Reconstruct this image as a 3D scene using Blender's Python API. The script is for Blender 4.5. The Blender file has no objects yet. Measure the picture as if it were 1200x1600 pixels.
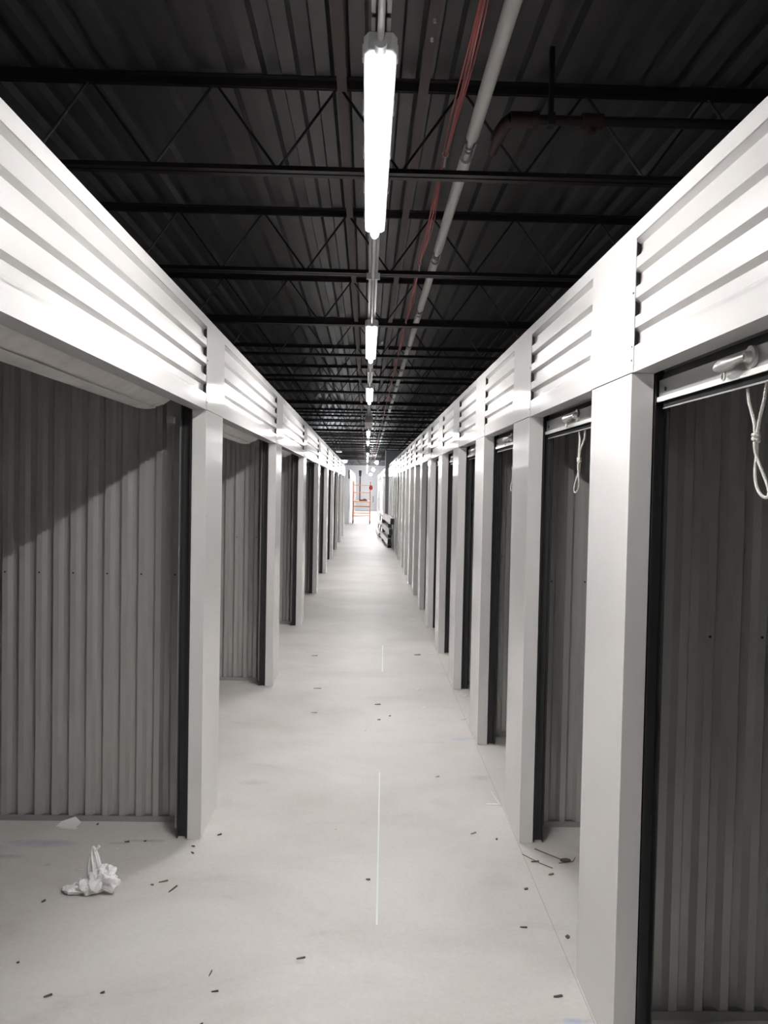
import bpy, math, random
from mathutils import Vector, Matrix

# ------------------------------------------------------------------ camera, world, exposure
sc = bpy.context.scene
COL = sc.collection
H = 1.703                                   # eye height
pitch, yaw, roll = 0.030, 0.0215, 0.0197
fw = Vector((math.sin(yaw)*math.cos(pitch), math.cos(yaw)*math.cos(pitch), -math.sin(pitch)))
rt = Vector((math.cos(yaw), -math.sin(yaw), 0.0))
up = rt.cross(fw)
rt, up = rt*math.cos(roll)+up*math.sin(roll), up*math.cos(roll)-rt*math.sin(roll)
cam_d = bpy.data.cameras.new('camera')
cam = bpy.data.objects.new('camera', cam_d)
COL.objects.link(cam)
cam_d.sensor_fit = 'HORIZONTAL'
cam_d.sensor_width = 36.0
cam_d.lens = 1300.0/1200.0*36.0
cam_d.clip_start = 0.02
cam_d.clip_end = 200
m = Matrix.Identity(4)
for i in range(3):
    m[i][0] = rt[i]; m[i][1] = up[i]; m[i][2] = -fw[i]
m[2][3] = H
cam.matrix_world = m
sc.camera = cam

world = bpy.data.worlds.new('world')
sc.world = world
world.use_nodes = True
bg = world.node_tree.nodes['Background']
bg.inputs[0].default_value = (0.9, 0.95, 1.0, 1)
bg.inputs[1].default_value = 0.0
LAMP = 245.0                                 # strip light lens emission
FAR_LAMP = 38.0
sc.view_settings.view_transform = 'Standard'
sc.view_settings.look = 'None'
sc.view_settings.gamma = 1.0
sc.view_settings.use_curve_mapping = False
sc.view_settings.exposure = 1.76

random.seed(7)
PI = math.pi

# ------------------------------------------------------------------ materials
def mat(name, col, rough=0.5, metal=0.0, spec=0.5, var=0.0, vscale=3.0, bump=0.0, bscale=40.0,
        emit=None, estr=0.0, coat=0.0, trans=0.0, ior=1.5):
    M = bpy.data.materials.new(name)
    M.use_nodes = True
    nt = M.node_tree; N = nt.nodes; L = nt.links
    b = N['Principled BSDF']
    b.inputs['Base Color'].default_value = (*col, 1)
    b.inputs['Roughness'].default_value = rough
    b.inputs['Metallic'].default_value = metal
    b.inputs['Specular IOR Level'].default_value = spec
    b.inputs['Coat Weight'].default_value = coat
    b.inputs['Coat Roughness'].default_value = 0.09
    b.inputs['Transmission Weight'].default_value = trans
    b.inputs['IOR'].default_value = ior
    tc = N.new('ShaderNodeTexCoord')
    if var > 0:
        n = N.new('ShaderNodeTexNoise'); n.inputs['Scale'].default_value = vscale
        n.inputs['Detail'].default_value = 4
        L.new(tc.outputs['Object'], n.inputs['Vector'])
        r = N.new('ShaderNodeValToRGB')
        r.color_ramp.elements[0].position = 0.3; r.color_ramp.elements[1].position = 0.7
        r.color_ramp.elements[0].color = (*[max(0, c*(1-var)) for c in col], 1)
        r.color_ramp.elements[1].color = (*[min(1, c*(1+var)) for c in col], 1)
        L.new(n.outputs['Fac'], r.inputs['Fac']); L.new(r.outputs['Color'], b.inputs['Base Color'])
    if bump > 0:
        n2 = N.new('ShaderNodeTexNoise'); n2.inputs['Scale'].default_value = bscale
        L.new(tc.outputs['Object'], n2.inputs['Vector'])
        bp = N.new('ShaderNodeBump'); bp.inputs['Strength'].default_value = bump
        bp.inputs['Distance'].default_value = 0.01
        L.new(n2.outputs['Fac'], bp.inputs['Height']); L.new(bp.outputs['Normal'], b.inputs['Normal'])
    if emit:
        b.inputs['Emission Color'].default_value = (*emit, 1)
        b.inputs['Emission Strength'].default_value = estr
    return M

WHITE = mat('white_painted_steel', (0.72, 0.715, 0.71), 0.50, spec=0.4, coat=0.9, bump=0.012, bscale=4)
PANEL = mat('white_ribbed_steel', (0.60, 0.595, 0.59), 0.34, spec=0.5, coat=0.5, bump=0.03, bscale=3)
CAVITY_SHADE = mat('painted_cavity_shade', (0.05, 0.05, 0.05), 0.7)
GALV = mat('galvanised_sheet', (0.47, 0.463, 0.452), 0.30, metal=0.25, spec=0.8, var=0.015, vscale=9)
RAILM = mat('galvanised_rail', (0.34, 0.335, 0.33), 0.45, metal=0.15)
TRACK = mat('shaded_track_steel', (0.045, 0.046, 0.047), 0.45, metal=0.3)  # galvanised track, its shade put into a darker base colour
SCREW = mat('dark_screw', (0.05, 0.05, 0.05), 0.5, metal=0.5)
COIL = mat('wrapped_curtain', (0.66, 0.64, 0.615), 0.5, var=0.08, vscale=14, bump=0.6, bscale=9)
COIL2 = mat('shaded_curtain', (0.10, 0.10, 0.10), 0.45, var=0.05)  # shade under the header is put into this dark curtain colour
BAR = mat('bottom_bar_aluminium', (0.33, 0.33, 0.325), 0.38, metal=0.35)
BARLIP = mat('bottom_bar_lip', (0.78, 0.78, 0.77), 0.35)
RUBBER = mat('black_rubber', (0.025, 0.025, 0.026), 0.95, spec=0.1)
LATCH = mat('cast_latch_zinc', (0.62, 0.61, 0.595), 0.28, metal=0.75)
ROPE = mat('white_nylon_rope', (0.83, 0.80, 0.76), 0.75, bump=0.5, bscale=300)
DECK = mat('grey_steel_deck', (0.095, 0.091, 0.094), 0.42, metal=0.25, var=0.12, vscale=4)
JOIST = mat('dark_primer_steel', (0.024, 0.020, 0.020), 0.5, metal=0.1, var=0.2, vscale=6)
BRIDGE = mat('brown_primer_steel', (0.085, 0.058, 0.053), 0.55)
LAMPBODY = mat('lamp_housing', (0.72, 0.74, 0.76), 0.45)
LENS = mat('lit_lens', (0.9, 0.9, 0.9), 0.4, emit=(1.0, 0.975, 0.955), estr=LAMP)
def board_lens(M, side):
    # a diffuser in front of a flat row of diodes: brightest square-on below the board, dimmer on its flanks
    nt = M.node_tree; N = nt.nodes; L = nt.links
    g = N.new('ShaderNodeNewGeometry'); sp = N.new('ShaderNodeSeparateXYZ')
    L.new(g.outputs['Normal'], sp.inputs[0])
    a = N.new('ShaderNodeMath'); a.operation = 'MULTIPLY'; a.inputs[1].default_value = -1; a.use_clamp = True
    L.new(sp.outputs[2], a.inputs[0])
    p = N.new('ShaderNodeMath'); p.operation = 'POWER'; p.inputs[1].default_value = 5.5
    L.new(a.outputs[0], p.inputs[0])
    q = N.new('ShaderNodeMath'); q.operation = 'MULTIPLY_ADD'; q.inputs[1].default_value = LAMP*(1-side); q.inputs[2].default_value = LAMP*side
    L.new(p.outputs[0], q.inputs[0])
    L.new(q.outputs[0], N['Principled BSDF'].inputs['Emission Strength'])
board_lens(LENS, 0.035)
COOL = mat('lit_cool_lens', (0.9, 0.9, 0.9), 0.4, emit=(0.84, 0.93, 1.0), estr=FAR_LAMP)
CONDUIT = mat('conduit_steel', (0.50, 0.50, 0.49), 0.4, metal=0.5)
STRUT = mat('strut_steel', (0.42, 0.42, 0.42), 0.4, metal=0.6)
PIPEW = mat('white_pipe_sleeve', (0.74, 0.72, 0.71), 0.5)
PIPEB = mat('white_bare_pipe', (0.80, 0.79, 0.78), 0.35)
REDW = mat('red_cable', (0.42, 0.085, 0.085), 0.5)
PINKW = mat('pale_red_cable', (0.60, 0.26, 0.24), 0.5)
REDF = mat('red_fitting', (0.035, 0.012, 0.011), 0.5)
DARKPIPE = mat('dark_sprinkler_pipe', (0.03, 0.024, 0.024), 0.4, metal=0.3)
ORANGE = mat('orange_painted_steel', (0.78, 0.34, 0.21), 0.45)
PLY = mat('orange_deck_board', (0.80, 0.42, 0.25), 0.6, var=0.1)
BLACK = mat('black_plastic', (0.03, 0.03, 0.032), 0.6)
RED = mat('red_fabric', (0.50, 0.03, 0.05), 0.8)
DKRED = mat('dark_red_steel', (0.19, 0.03, 0.035), 0.5)
GREYW = mat('grey_wall_sheet', (0.17, 0.17, 0.18), 0.6)
PAPER = mat('white_paper', (0.86, 0.85, 0.84), 0.7)
CHIP = mat('dark_debris', (0.10, 0.085, 0.075), 0.8)
BROWNLEAF = mat('brown_debris', (0.22, 0.15, 0.12), 0.8)
GREYCHIP = mat('grey_debris', (0.30, 0.29, 0.28), 0.6)
OUTER = mat('outer_wall_paint', (0.10, 0.10, 0.10), 0.7, var=0.05)
FARW = mat('far_white_wall', (0.76, 0.77, 0.78), 0.6)

def bag_material():
    M = mat('thin_white_plastic', (0.93, 0.92, 0.92), 0.38, bump=0.3, bscale=45)
    M.node_tree.nodes['Principled BSDF'].inputs['Subsurface Weight'].default_value = 0.15
    M.node_tree.nodes['Principled BSDF'].inputs['Subsurface Radius'].default_value = (0.02, 0.02, 0.02)
    return M
BAG = bag_material()

def floor_material():
    M = bpy.data.materials.new('pale_concrete')
    M.use_nodes = True
    nt = M.node_tree; N = nt.nodes; L = nt.links
    b = N['Principled BSDF']
    tc = N.new('ShaderNodeTexCoord')
    def noise(scale, detail, rough=0.55, sx=1, sy=1, dist=0.0):
        mp = N.new('ShaderNodeMapping'); mp.inputs['Scale'].default_value = (sx, sy, 1)
        L.new(tc.outputs['Object'], mp.inputs['Vector'])
        n = N.new('ShaderNodeTexNoise'); n.inputs['Scale'].default_value = scale
        n.inputs['Detail'].default_value = detail; n.inputs['Roughness'].default_value = rough
        n.inputs['Distortion'].default_value = dist
        L.new(mp.outputs['Vector'], n.inputs['Vector'])
        return n.outputs['Fac']
    def ramp(fac, p0, p1, c0, c1):
        r = N.new('ShaderNodeValToRGB')
        r.color_ramp.elements[0].position = p0; r.color_ramp.elements[1].position = p1
        r.color_ramp.elements[0].color = (*c0, 1); r.color_ramp.elements[1].color = (*c1, 1)
        L.new(fac, r.inputs['Fac']); return r.outputs['Color']
    def mix(fac, a, bb, mode='MIX'):
        x = N.new('ShaderNodeMix'); x.data_type = 'RGBA'; x.blend_type = mode
        if isinstance(fac, float): x.inputs['Factor'].default_value = fac
        else: L.new(fac, x.inputs['Factor'])
        if isinstance(a, tuple): x.inputs['A'].default_value = (*a, 1)
        else: L.new(a, x.inputs['A'])
        if isinstance(bb, tuple): x.inputs['B'].default_value = (*bb, 1)
        else: L.new(bb, x.inputs['B'])
        return x.outputs['Result']
    base = ramp(noise(1.1, 7, 0.62, 0.9, 1.2, 0.6), 0.30, 0.72, (0.575, 0.548, 0.525), (0.725, 0.708, 0.685))
    fine = ramp(noise(55, 3), 0.3, 0.7, (0.93, 0.93, 0.93), (1, 1, 1))
    c = mix(1.0, base, fine, 'MULTIPLY')
    # dull scuffs, stretched sideways as trowel sweeps
    sm = ramp(noise(2.3, 6, 0.7, 0.55, 1.6, 1.2), 0.60, 0.78, (0, 0, 0), (1, 1, 1))
    c = mix(mixfac(N, L, sm, 0.6), c, (0.44, 0.425, 0.41))
    # marks with their own place: (x, y, rx, ry, colour, strength)
    marks = [(-1.50, 3.89, .20, .055, (0.24, 0.31, 0.50), .55), (-1.72, 3.83, .2, .05, (0.35, 0.38, 0.45), .4),
             (0.66, 5.60, .10, .05, (0.38, 0.44, 0.70), .6), (0.74, 5.62, .05, .03, (0.36, 0.42, 0.72), .6),
             (0.70, 2.61, .07, .022, (0.22, 0.33, 0.58), .75),
             (0.50, 5.52, .16, .025, (0.62, 0.42, 0.38), .45),
             (-1.02, 3.93, .13, .02, (0.27, 0.26, 0.25), .6), (-1.13, 3.90, .07, .02, (0.27, 0.26, 0.25), .5),
             (-1.62, 3.75, .15, .03, (0.33, 0.32, 0.31), .5),
             (-0.62, 4.72, .09, .06, (0.40, 0.38, 0.37), .5), (-0.72, 4.45, .05, .12, (0.5, 0.48, 0.47), .35),
             (0.70, 4.85, .08, .06, (0.42, 0.41, 0.40), .55), (0.44, 4.45, .08, .10, (0.5, 0.48, 0.47), .35),
             (0.60, 3.55, .10, .12, (0.45, 0.44, 0.43), .35), (0.95, 3.75, .22, .10, (0.50, 0.44, 0.42), .5),
             (-1.45, 3.10, .28, .15, (0.42, 0.40, 0.385), .35)]
    sep = N.new('ShaderNodeSeparateXYZ'); L.new(tc.outputs['Object'], sep.inputs[0])
    wob = noise(14, 4, 0.7, 1, 1)
    def math_(op, a, bb=None, clamp=False):
        x = N.new('ShaderNodeMath'); x.operation = op; x.use_clamp = clamp
        for i, v in enumerate((a, bb)):
            if v is None: continue
            if isinstance(v, (int, float)): x.inputs[i].default_value = v
            else: L.new(v, x.inputs[i])
        return x.outputs[0]
    for (x, y, rx, ry, col, s) in marks:
        dx = math_('DIVIDE', math_('SUBTRACT', sep.outputs[0], x), rx)
        dy = math_('DIVIDE', math_('SUBTRACT', sep.outputs[1], y), ry)
        d = math_('ADD', math_('MULTIPLY', dx, dx), math_('MULTIPLY', dy, dy))
        d = math_('ADD', d, math_('MULTIPLY', wob, 2.2))
        f = math_('MULTIPLY', math_('SUBTRACT', 1.9, d, True), s, True)
        c = mix(f, c, col)
    # fine seam under the line of the right hand pilasters
    sx = math_('ABSOLUTE', math_('SUBTRACT', sep.outputs[0], 0.762))
    seam = math_('MULTIPLY', math_('LESS_THAN', sx, 0.0018), 0.45)
    c = mix(seam, c, (0.25, 0.24, 0.24))
    L.new(c, b.inputs['Base Color'])
    rr = N.new('ShaderNodeMapRange'); rr.inputs[3].default_value = 0.42; rr.inputs[4].default_value = 0.62
    L.new(noise(3, 4), rr.inputs[0]); L.new(rr.outputs[0], b.inputs['Roughness'])
    bp = N.new('ShaderNodeBump'); bp.inputs['Strength'].default_value = 0.12; bp.inputs['Distance'].default_value = 0.004
    L.new(noise(24, 5), bp.inputs['Height']); L.new(bp.outputs['Normal'], b.inputs['Normal'])
    return M
def mixfac(N, L, col, k):
    x = N.new('ShaderNodeMath'); x.operation = 'MULTIPLY'; x.inputs[1].default_value = k
    L.new(col, x.inputs[0]); return x.outputs[0]
FLOOR = floor_material()

# ------------------------------------------------------------------ mesh helpers
class MB:
    def __init__(self): self.v = []; self.f = []
    def add(self, vs, fs):
        o = len(self.v); self.v += [tuple(p) for p in vs]; self.f += [tuple(i+o for i in q) for q in fs]; return self
    def box(self, x0, x1, y0, y1, z0, z1, bev=0.0):
        x0, x1 = min(x0, x1), max(x0, x1); y0, y1 = min(y0, y1), max(y0, y1); z0, z1 = min(z0, z1), max(z0, z1)
        vs = [(x0,y0,z0),(x1,y0,z0),(x1,y1,z0),(x0,y1,z0),(x0,y0,z1),(x1,y0,z1),(x1,y1,z1),(x0,y1,z1)]
        return self.add(vs, [(0,3,2,1),(4,5,6,7),(0,1,5,4),(1,2,6,5),(2,3,7,6),(3,0,4,7)])
    def tube(self, pts, r, n=8, cap=True):
        pts = [Vector(p) for p in pts]; k = len(pts)
        rs = r if isinstance(r, (list, tuple)) else [r]*k
        t0 = (pts[1]-pts[0]).normalized()
        a = Vector((0,0,1)) if abs(t0.z) < 0.9 else Vector((1,0,0))
        u = t0.cross(a).normalized()
        vs = []
        for i, p in enumerate(pts):
            t = (pts[min(i+1,k-1)]-pts[max(i-1,0)]).normalized()
            u = (u - t*u.dot(t)).normalized(); w = t.cross(u)
            for j in range(n):
                an = 2*PI*j/n
                vs.append(p + (u*math.cos(an)+w*math.sin(an))*rs[i])
        fs = []
        for i in range(k-1):
            for j in range(n):
                j2 = (j+1) % n
                fs.append((i*n+j, i*n+j2, (i+1)*n+j2, (i+1)*n+j))
        if cap: fs += [tuple(reversed(range(n))), tuple(range((k-1)*n, k*n))]
        return self.add(vs, fs)
    def prism(self, prof, axis, a0, a1, close=True):
        """prof: closed loop of 2-D points; axis 'y': (x,z) extruded along y; 'x': (y,z); 'z': (x,y)"""
        def P(p, a):
            return {'y': (p[0], a, p[1]), 'x': (a, p[0], p[1]), 'z': (p[0], p[1], a)}[axis]
        n = len(prof)
        vs = [P(p, a0) for p in prof] + [P(p, a1) for p in prof]
        fs = [(i, (i+1) % n, n+(i+1) % n, n+i) for i in range(n)]
        if close: fs += [tuple(reversed(range(n))), tuple(range(n, 2*n))]
        return self.add(vs, fs)
    def sheet(self, prof, axis, a0, a1, off):
        """open 2-D line with thickness off (2-D vector)"""
        loop = list(prof) + [(p[0]+off[0], p[1]+off[1]) for p in reversed(prof)]
        n = len(prof)
        def P(p, a):
            return {'y': (p[0], a, p[1]), 'x': (a, p[0], p[1]), 'z': (p[0], p[1], a)}[axis]
        N_ = len(loop)
        vs = [P(p, a0) for p in loop] + [P(p, a1) for p in loop]
        fs = [(i, (i+1) % N_, N_+(i+1) % N_, N_+i) for i in range(N_)]
        for i in range(n-1):
            fs.append((i+1, i, N_-1-i, N_-2-i))
            fs.append((N_+i, N_+i+1, 2*N_-2-i, 2*N_-1-i))
        return self.add(vs, fs)
    def ball(self, c, r, n=10, sx=1, sy=1, sz=1):
        vs = []; fs = []
        k = n//2+1
        for i in range(k+1):
            th = PI*i/k
            for j in range(n):
                ph = 2*PI*j/n
                vs.append((c[0]+r*sx*math.sin(th)*math.cos(ph), c[1]+r*sy*math.sin(th)*math.sin(ph), c[2]+r*sz*math.cos(th)))
        for i in range(k):
            for j in range(n):
                j2 = (j+1) % n
                fs.append((i*n+j, (i+1)*n+j, (i+1)*n+j2, i*n+j2))
        return self.add(vs, fs)
    def mesh(self, name, material, smooth=False):
        me = bpy.data.meshes.new(name)
        me.from_pydata(self.v, [], self.f)
        me.materials.append(material)
        import bmesh
        b = bmesh.new(); b.from_mesh(me)
        bmesh.ops.recalc_face_normals(b, faces=b.faces)
        b.to_mesh(me); b.free()
        if smooth:
            for p in me.polygons: p.use_smooth = True
            try: me.set_sharp_from_angle(angle=math.radians(40))
            except Exception: pass
        return me
    def build(self, name, material, parent=None, smooth=False, bevel=0.0, label=None):
        o = bpy.data.objects.new(name, self.mesh(name, material, smooth))
        COL.objects.link(o)
        if parent: o.parent = parent
        if bevel:
            bv = o.modifiers.new('bevel', 'BEVEL'); bv.width = bevel; bv.segments = 2
            bv.limit_method = 'ANGLE'; bv.harden_normals = False
        if label: o['label'] = label
        return o

def tag(o, label, cat, group=None, kind=None):
    o['label'] = label; o['category'] = cat
    if group: o['group'] = group
    if kind: o['kind'] = kind
    return o
def thing(name, label, cat, loc=(0,0,0), group=None, rz=0.0):
    o = bpy.data.objects.new(name, None); COL.objects.link(o)
    o.empty_display_size = 0.05
    o.location = loc; o.rotation_euler = (0, 0, rz)
    return tag(o, label, cat, group)
def structure(o): o['kind'] = 'structure'; return o
def kids(o): return [c for c in COL.objects if c.parent == o]
def copy_tree(o, parent=None):
    c = o.copy(); COL.objects.link(c)
    if parent: c.parent = parent
    for ch in kids(o): copy_tree(ch, c)
    return c
def dup(o, loc, label, group=None, rz=None):
    c = copy_tree(o); c.location = loc; c['label'] = label
    if group: c['group'] = group
    if rz is not None: c.rotation_euler = (0, 0, rz)
    return c

ORD = ['nearest', 'second', 'third', 'fourth', 'fifth', 'sixth', 'seventh', 'eighth', 'ninth', 'tenth',
       'eleventh', 'twelfth', 'thirteenth', 'fourteenth', 'fifteenth', 'sixteenth', 'seventeenth', 'eighteenth',
       'nineteenth', 'twentieth', 'twenty-first', 'twenty-second', 'twenty-third', 'twenty-fourth', 'twenty-fifth',
       'twenty-sixth', 'twenty-seventh', 'twenty-eighth', 'twenty-ninth', 'thirtieth', 'thirty-first', 'thirty-second',
       'thirty-third', 'thirty-fourth', 'thirty-fifth', 'thirty-sixth', 'thirty-seventh', 'thirty-eighth']

# ------------------------------------------------------------------ dimensions
WL, WR = 0.761, 0.768                # corridor half widths (left, right)
HB, HT = 2.050, 2.478                # opening head, fascia top
J = 0.066                            # jamb depth
Y0 = 3.950; D = 1.524
PWL, PWR = 0.449, 0.430              # pilaster widths
YB, YE = -3.0, 60.0                  # ends of the hall
ZD = 3.62                            # deck underside
XO = 3.95                            # outer walls

# ------------------------------------------------------------------ setting
structure(MB().box(-XO, XO, YB, YE, -0.10, 0.0).build('floor', FLOOR))
structure(MB().box(-XO-.1, -XO, YB, YE, 0, ZD+.05).build('wall_left', OUTER))
structure(MB().box(XO, XO+.1, YB, YE, 0, ZD+.05).build('wall_right', OUTER))
structure(MB().box(-XO, XO, YB-.1, YB, 0, ZD+.05).build('wall_back', OUTER))
structure(MB().box(-XO, XO, YE, YE+.1, 0, ZD+.05).build('wall_front', FARW))
# fluted steel deck, ribs running down the hall
prof = []
x = -XO; P = 0.160
while x < XO:
    prof += [(x, ZD), (x+.066, ZD), (x+.080, ZD+.045), (x+.146, ZD+.045)]
    x += P
prof.append((x, ZD))
structure(MB().sheet(prof, 'y', YB, YE, (0, .02)).build('ceiling', DECK))
# corridor walls beside and behind the viewpoint
structure(MB().box(-WL-.1, -WL, YB, Y0-2*D+PWL, 0, HT).build('wall_left', WHITE))
structure(MB().box(WR, WR+.1, YB, Y0-2*D+PWR, 0, HT).build('wall_right', WHITE))
# lids over the units
YROW = Y0+16*D                       # 28.33, last pilaster before the cross corridor
def lid(s, y0, y1):
    W = WL if s < 0 else WR
    structure(MB().box(s*(W+.012), s*XO, y0, y1, 2.440, 2.452).build('ceiling', GALV))
lid(-1, YB, YROW+PWL); lid(1, YB, YROW+PWR)
YLF, YRF = Y0+22*D, Y0+20*D          # far rows begin (37.48 left, 34.43 right)
lid(-1, YLF, YE); lid(1, YRF, YE)
# back walls of the units
# top trims
def trim(s, y0, y1, side):
    W = WL if s < 0 else WR
    mb = MB().box(s*(W-.003), s*(W+.06), y0, y1, 2.434, HT)
    structure(mb.build('trim_'+side, WHITE))
trim(-1, YB, YROW+PWL, 'left'); trim(1, YB, YROW+PWR, 'right')
trim(-1, YLF, YE, 'left'); trim(1, YRF, YE, 'right')

# ------------------------------------------------------------------ pilasters
def make_pilaster(s, label):
    W, PW = (WL, PWL) if s < 0 else (WR, PWR)
    t = thing('pilaster', label, 'pilaster', (s*W, 0, 0))
    MB().box(0, s*J, 0, PW, 0, HB).build('column_cover', WHITE, t, bevel=.0015)
    MB().box(-s*.003, -s*.0006, -.018, PW+.012, HB+.001, 2.434).build('upper_cover', WHITE, t)
    MB().box(s*.0, s*J, .0, PW, HB+.001, 2.434).build('cavity_shade', CAVITY_SHADE, t)  # dark block put in for the shade inside the hollow cover
    for z in (2.085, 2.125, 2.28):
        o = MB().tube([(0, 0, 0), (-s*.002, 0, 0)], .0033, 8).build('screw', SCREW, t) if z == 2.085 else o.copy()
        if z != 2.085: COL.objects.link(o)
        o.location = (-s*.003, -.006, z)
    return t

# header: ribbed panel over flat fascia
def rib_prof(s):
    pts = []; z = 2.434; p = .0857
    for i in range(4):
        pts += [(0, z), (s*.017, z-.011), (s*.017, z-.041), (0, z-.052)]
        z -= p
    pts.append((0, z+.034-.012))
    return pts
def make_header(s, L, label):
    W = WL if s < 0 else WR
    t = thing('door_header', label, 'door header', (s*W, 0, 0))
    MB().sheet(rib_prof(s), 'y', .0, L, (s*.0012, 0)).build('ribbed_panel', PANEL, t)
    z1 = 2.434-4*.0857+.034-.012
    MB().sheet([(0, z1+.004), (0, HB), (s*J, HB), (s*J, HB+.05)], 'y', .0, L, (s*.0015, .0015)).build('fascia', WHITE, t)
    return t

# door tracks
def track_mb(s, y, d):
    """U channel opening towards d (-1/+1 along y), standing inside the jamb"""
    mb = MB()
    mb.box(s*(J+.004), s*(J+.008), y, y+d*.036, .004, HB+.05)
    mb.box(s*(J+.046), s*(J+.050), y, y+d*.036, .004, HB+.05)
    mb.box(s*(J+.004), s*(J+.060), y+d*.036, y+d*.039, .0, HB+.05)
    return mb

def make_door_right(s, W, L, label):
    t = thing('rollup_door', label, 'roll-up door', (s*W, 0, 0))
    track_mb(s, 0.0, -1).build('door_track', TRACK, t)
    track_mb(s, L, 1).build('door_track', TRACK, t)
    MB().tube([(s*.225, .03, 2.28), (s*.225, L-.03, 2.28)], .125, 24).build('curtain_coil', COIL2, t, smooth=True)
    # hanging part of the curtain, gently ribbed
    pr = []
    for i in range(7):
        z = 2.02+i*.035
        pr += [(s*.096, z), (s*.090, z+.012)]
    MB().sheet(pr, 'y', .0, L, (s*.001, 0)).build('curtain', COIL2, t)
    b = MB()
    b.box(s*.082, s*.088, .0, L, 1.980, 2.030)
    b.build('bottom_bar', BAR, t, bevel=.001)
    MB().box(s*.076, s*.0815, .0, L, 1.966, 1.980).build('bottom_bar_lip', BARLIP, t)
    a = MB().box(s*.086, s*.100, .005, L-.03, 1.948, 1.979)
    a.build('weather_seal', RUBBER, t)
    MB().box(s*.0835, s*.086, .005, L-.03, 1.944, 1.948).build('seal_edge', RAILM, t)
    # cast slide latch with round base, lever and ring
    yc = L/2
    lt = MB()
    lt.tube([(s*.082, yc-.045, 2.006), (s*.074, yc-.045, 2.006)], .026, 20)
    lt.tube([(s*.074, yc-.045, 2.006), (s*.060, yc-.045, 2.006)], [.015, .011], 16)
    lv = lt.build('latch', LATCH, t, smooth=True)
    h = MB()
    pts = [(s*.062, yc-.050, 2.006), (s*.058, yc-.02, 2.003), (s*.056, yc+.02, 2.000), (s*.055, yc+.06, 2.000), (s*.056, yc+.088, 2.000)]
    h.tube(pts, [.007, .009, .0135, .015, .009], 12)
    h.build('lever', LATCH, lv, smooth=True)
    rg = MB(); rp = []
    for i in range(13):
        a_ = 2*PI*i/12
        rp.append((s*.058, yc+.052+.009*math.cos(a_), 1.978+.011*math.sin(a_)))
    rg.tube(rp, .0028, 6, cap=False)
    rg.build('ring', LATCH, lv, smooth=True)
    MB().tube([(s*.082, L-.055, 2.0), (s*.079, L-.055, 2.0)], .006, 8).build('bolt', SCREW, t)
    return t

def make_rope(label, ky, sw):
    """two strands joined by a knot ky along the hall, then a loop swinging to sw"""
    t = MB()
    t.tube([(0, .046, 0), (.001, .040, -.03), (.002, ky+.014, -.080), (0, ky+.004, -.108)], .0040, 8)
    t.tube([(0, -.046, .012), (.001, -.034, -.03), (.0, ky-.014, -.075), (0, ky-.004, -.108)], .0040, 8)
    kp = []
    for i in range(17):
        a = 2*PI*i/8.0
        kp.append((.0062*math.cos(a), ky+.0072*math.sin(a), -.105-.0011*i))
    t.tube(kp, .0044, 8)
    t.ball((0, ky, -.115), .0075, 10)
    lp = []
    for i in range(33):
        a = i/32.0*2*PI
        d = (1-math.cos(a))/2                       # 0 at the knot, 1 at the bottom of the loop
        lp.append((.005*math.sin(a*2), ky+sw*d*d*.9+sw*.1*d+.024*math.sin(a)*(.15+.85*d), -.120-.128*d))
    t.tube(lp, .0036, 8)
    o = t.build('pull_rope', ROPE, None, smooth=True)
    return tag(o, label, 'rope', 'white pull ropes under the right doors')

def make_door_left(s, W, L, label):
    t = thing('rollup_door', label, 'roll-up door', (s*W, 0, 0))
    track_mb(s, 0.0, -1).build('door_track', TRACK, t)
    track_mb(s, L, 1).build('door_track', TRACK, t)
    # wrapped coil: slightly sagging roll with tucked ends
    n = 40; m_ = 28; vs = []; fs = []
    cx, cz, R = s*.232, 2.205, .165
    r = random.Random(3)
    wr = [r.uniform(-1, 1) for _ in range(64)]
    for i in range(n+1):
        y = .10+(L-.20)*i/n
        e = min(1.0, min(y-.10, L-.10-y)/.10)
        k = .80+.20*math.sin(e*PI/2)
        for j in range(m_):
            a = 2*PI*j/m_
            rr = R*k*(1+.012*math.sin(3*a+y*2.1)+.006*wr[(i*3+j) % 64])
            if math.sin(a) < -.4: rr *= 1.02
            vs.append((cx+rr*math.cos(a), y, cz+rr*math.sin(a)))
    for i in range(n):
        for j in range(m_):
            j2 = (j+1) % m_
            fs.append((i*m_+j, i*m_+j2, (i+1)*m_+j2, (i+1)*m_+j))
    fs += [tuple(reversed(range(m_))), tuple(range(n*m_, (n+1)*m_))]
    MB().add(vs, fs).build('wrapped_coil', COIL, t, smooth=True)
    # folded edge of the curtain running along the roll
    fb = MB()
    a0, a1 = (math.radians(250), math.radians(285))
    if s > 0: a0, a1 = (math.radians(255), math.radians(290))
    lp = []
    for q in range(6):
        a = a0+(a1-a0)*q/5
        lp.append((cx+(R*1.035)*math.cos(a), cz+(R*1.035)*math.sin(a)))
    fb.sheet(lp, 'y', .20, L-.20, (0, -.004))
    fb.build('curtain_edge', COIL, t, smooth=True)
    MB().box(s*(J+.075), s*(J+.11), L-.045, L-.012, 1.98, 2.01).build('stop_clip', RAILM, t)
    MB().tube([(s*(J+.055), L+.012, 0.05), (s*(J+.055), L+.012, 2.0)], .006, 8).build('guide_rod', RAILM, t)
    return t

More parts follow.
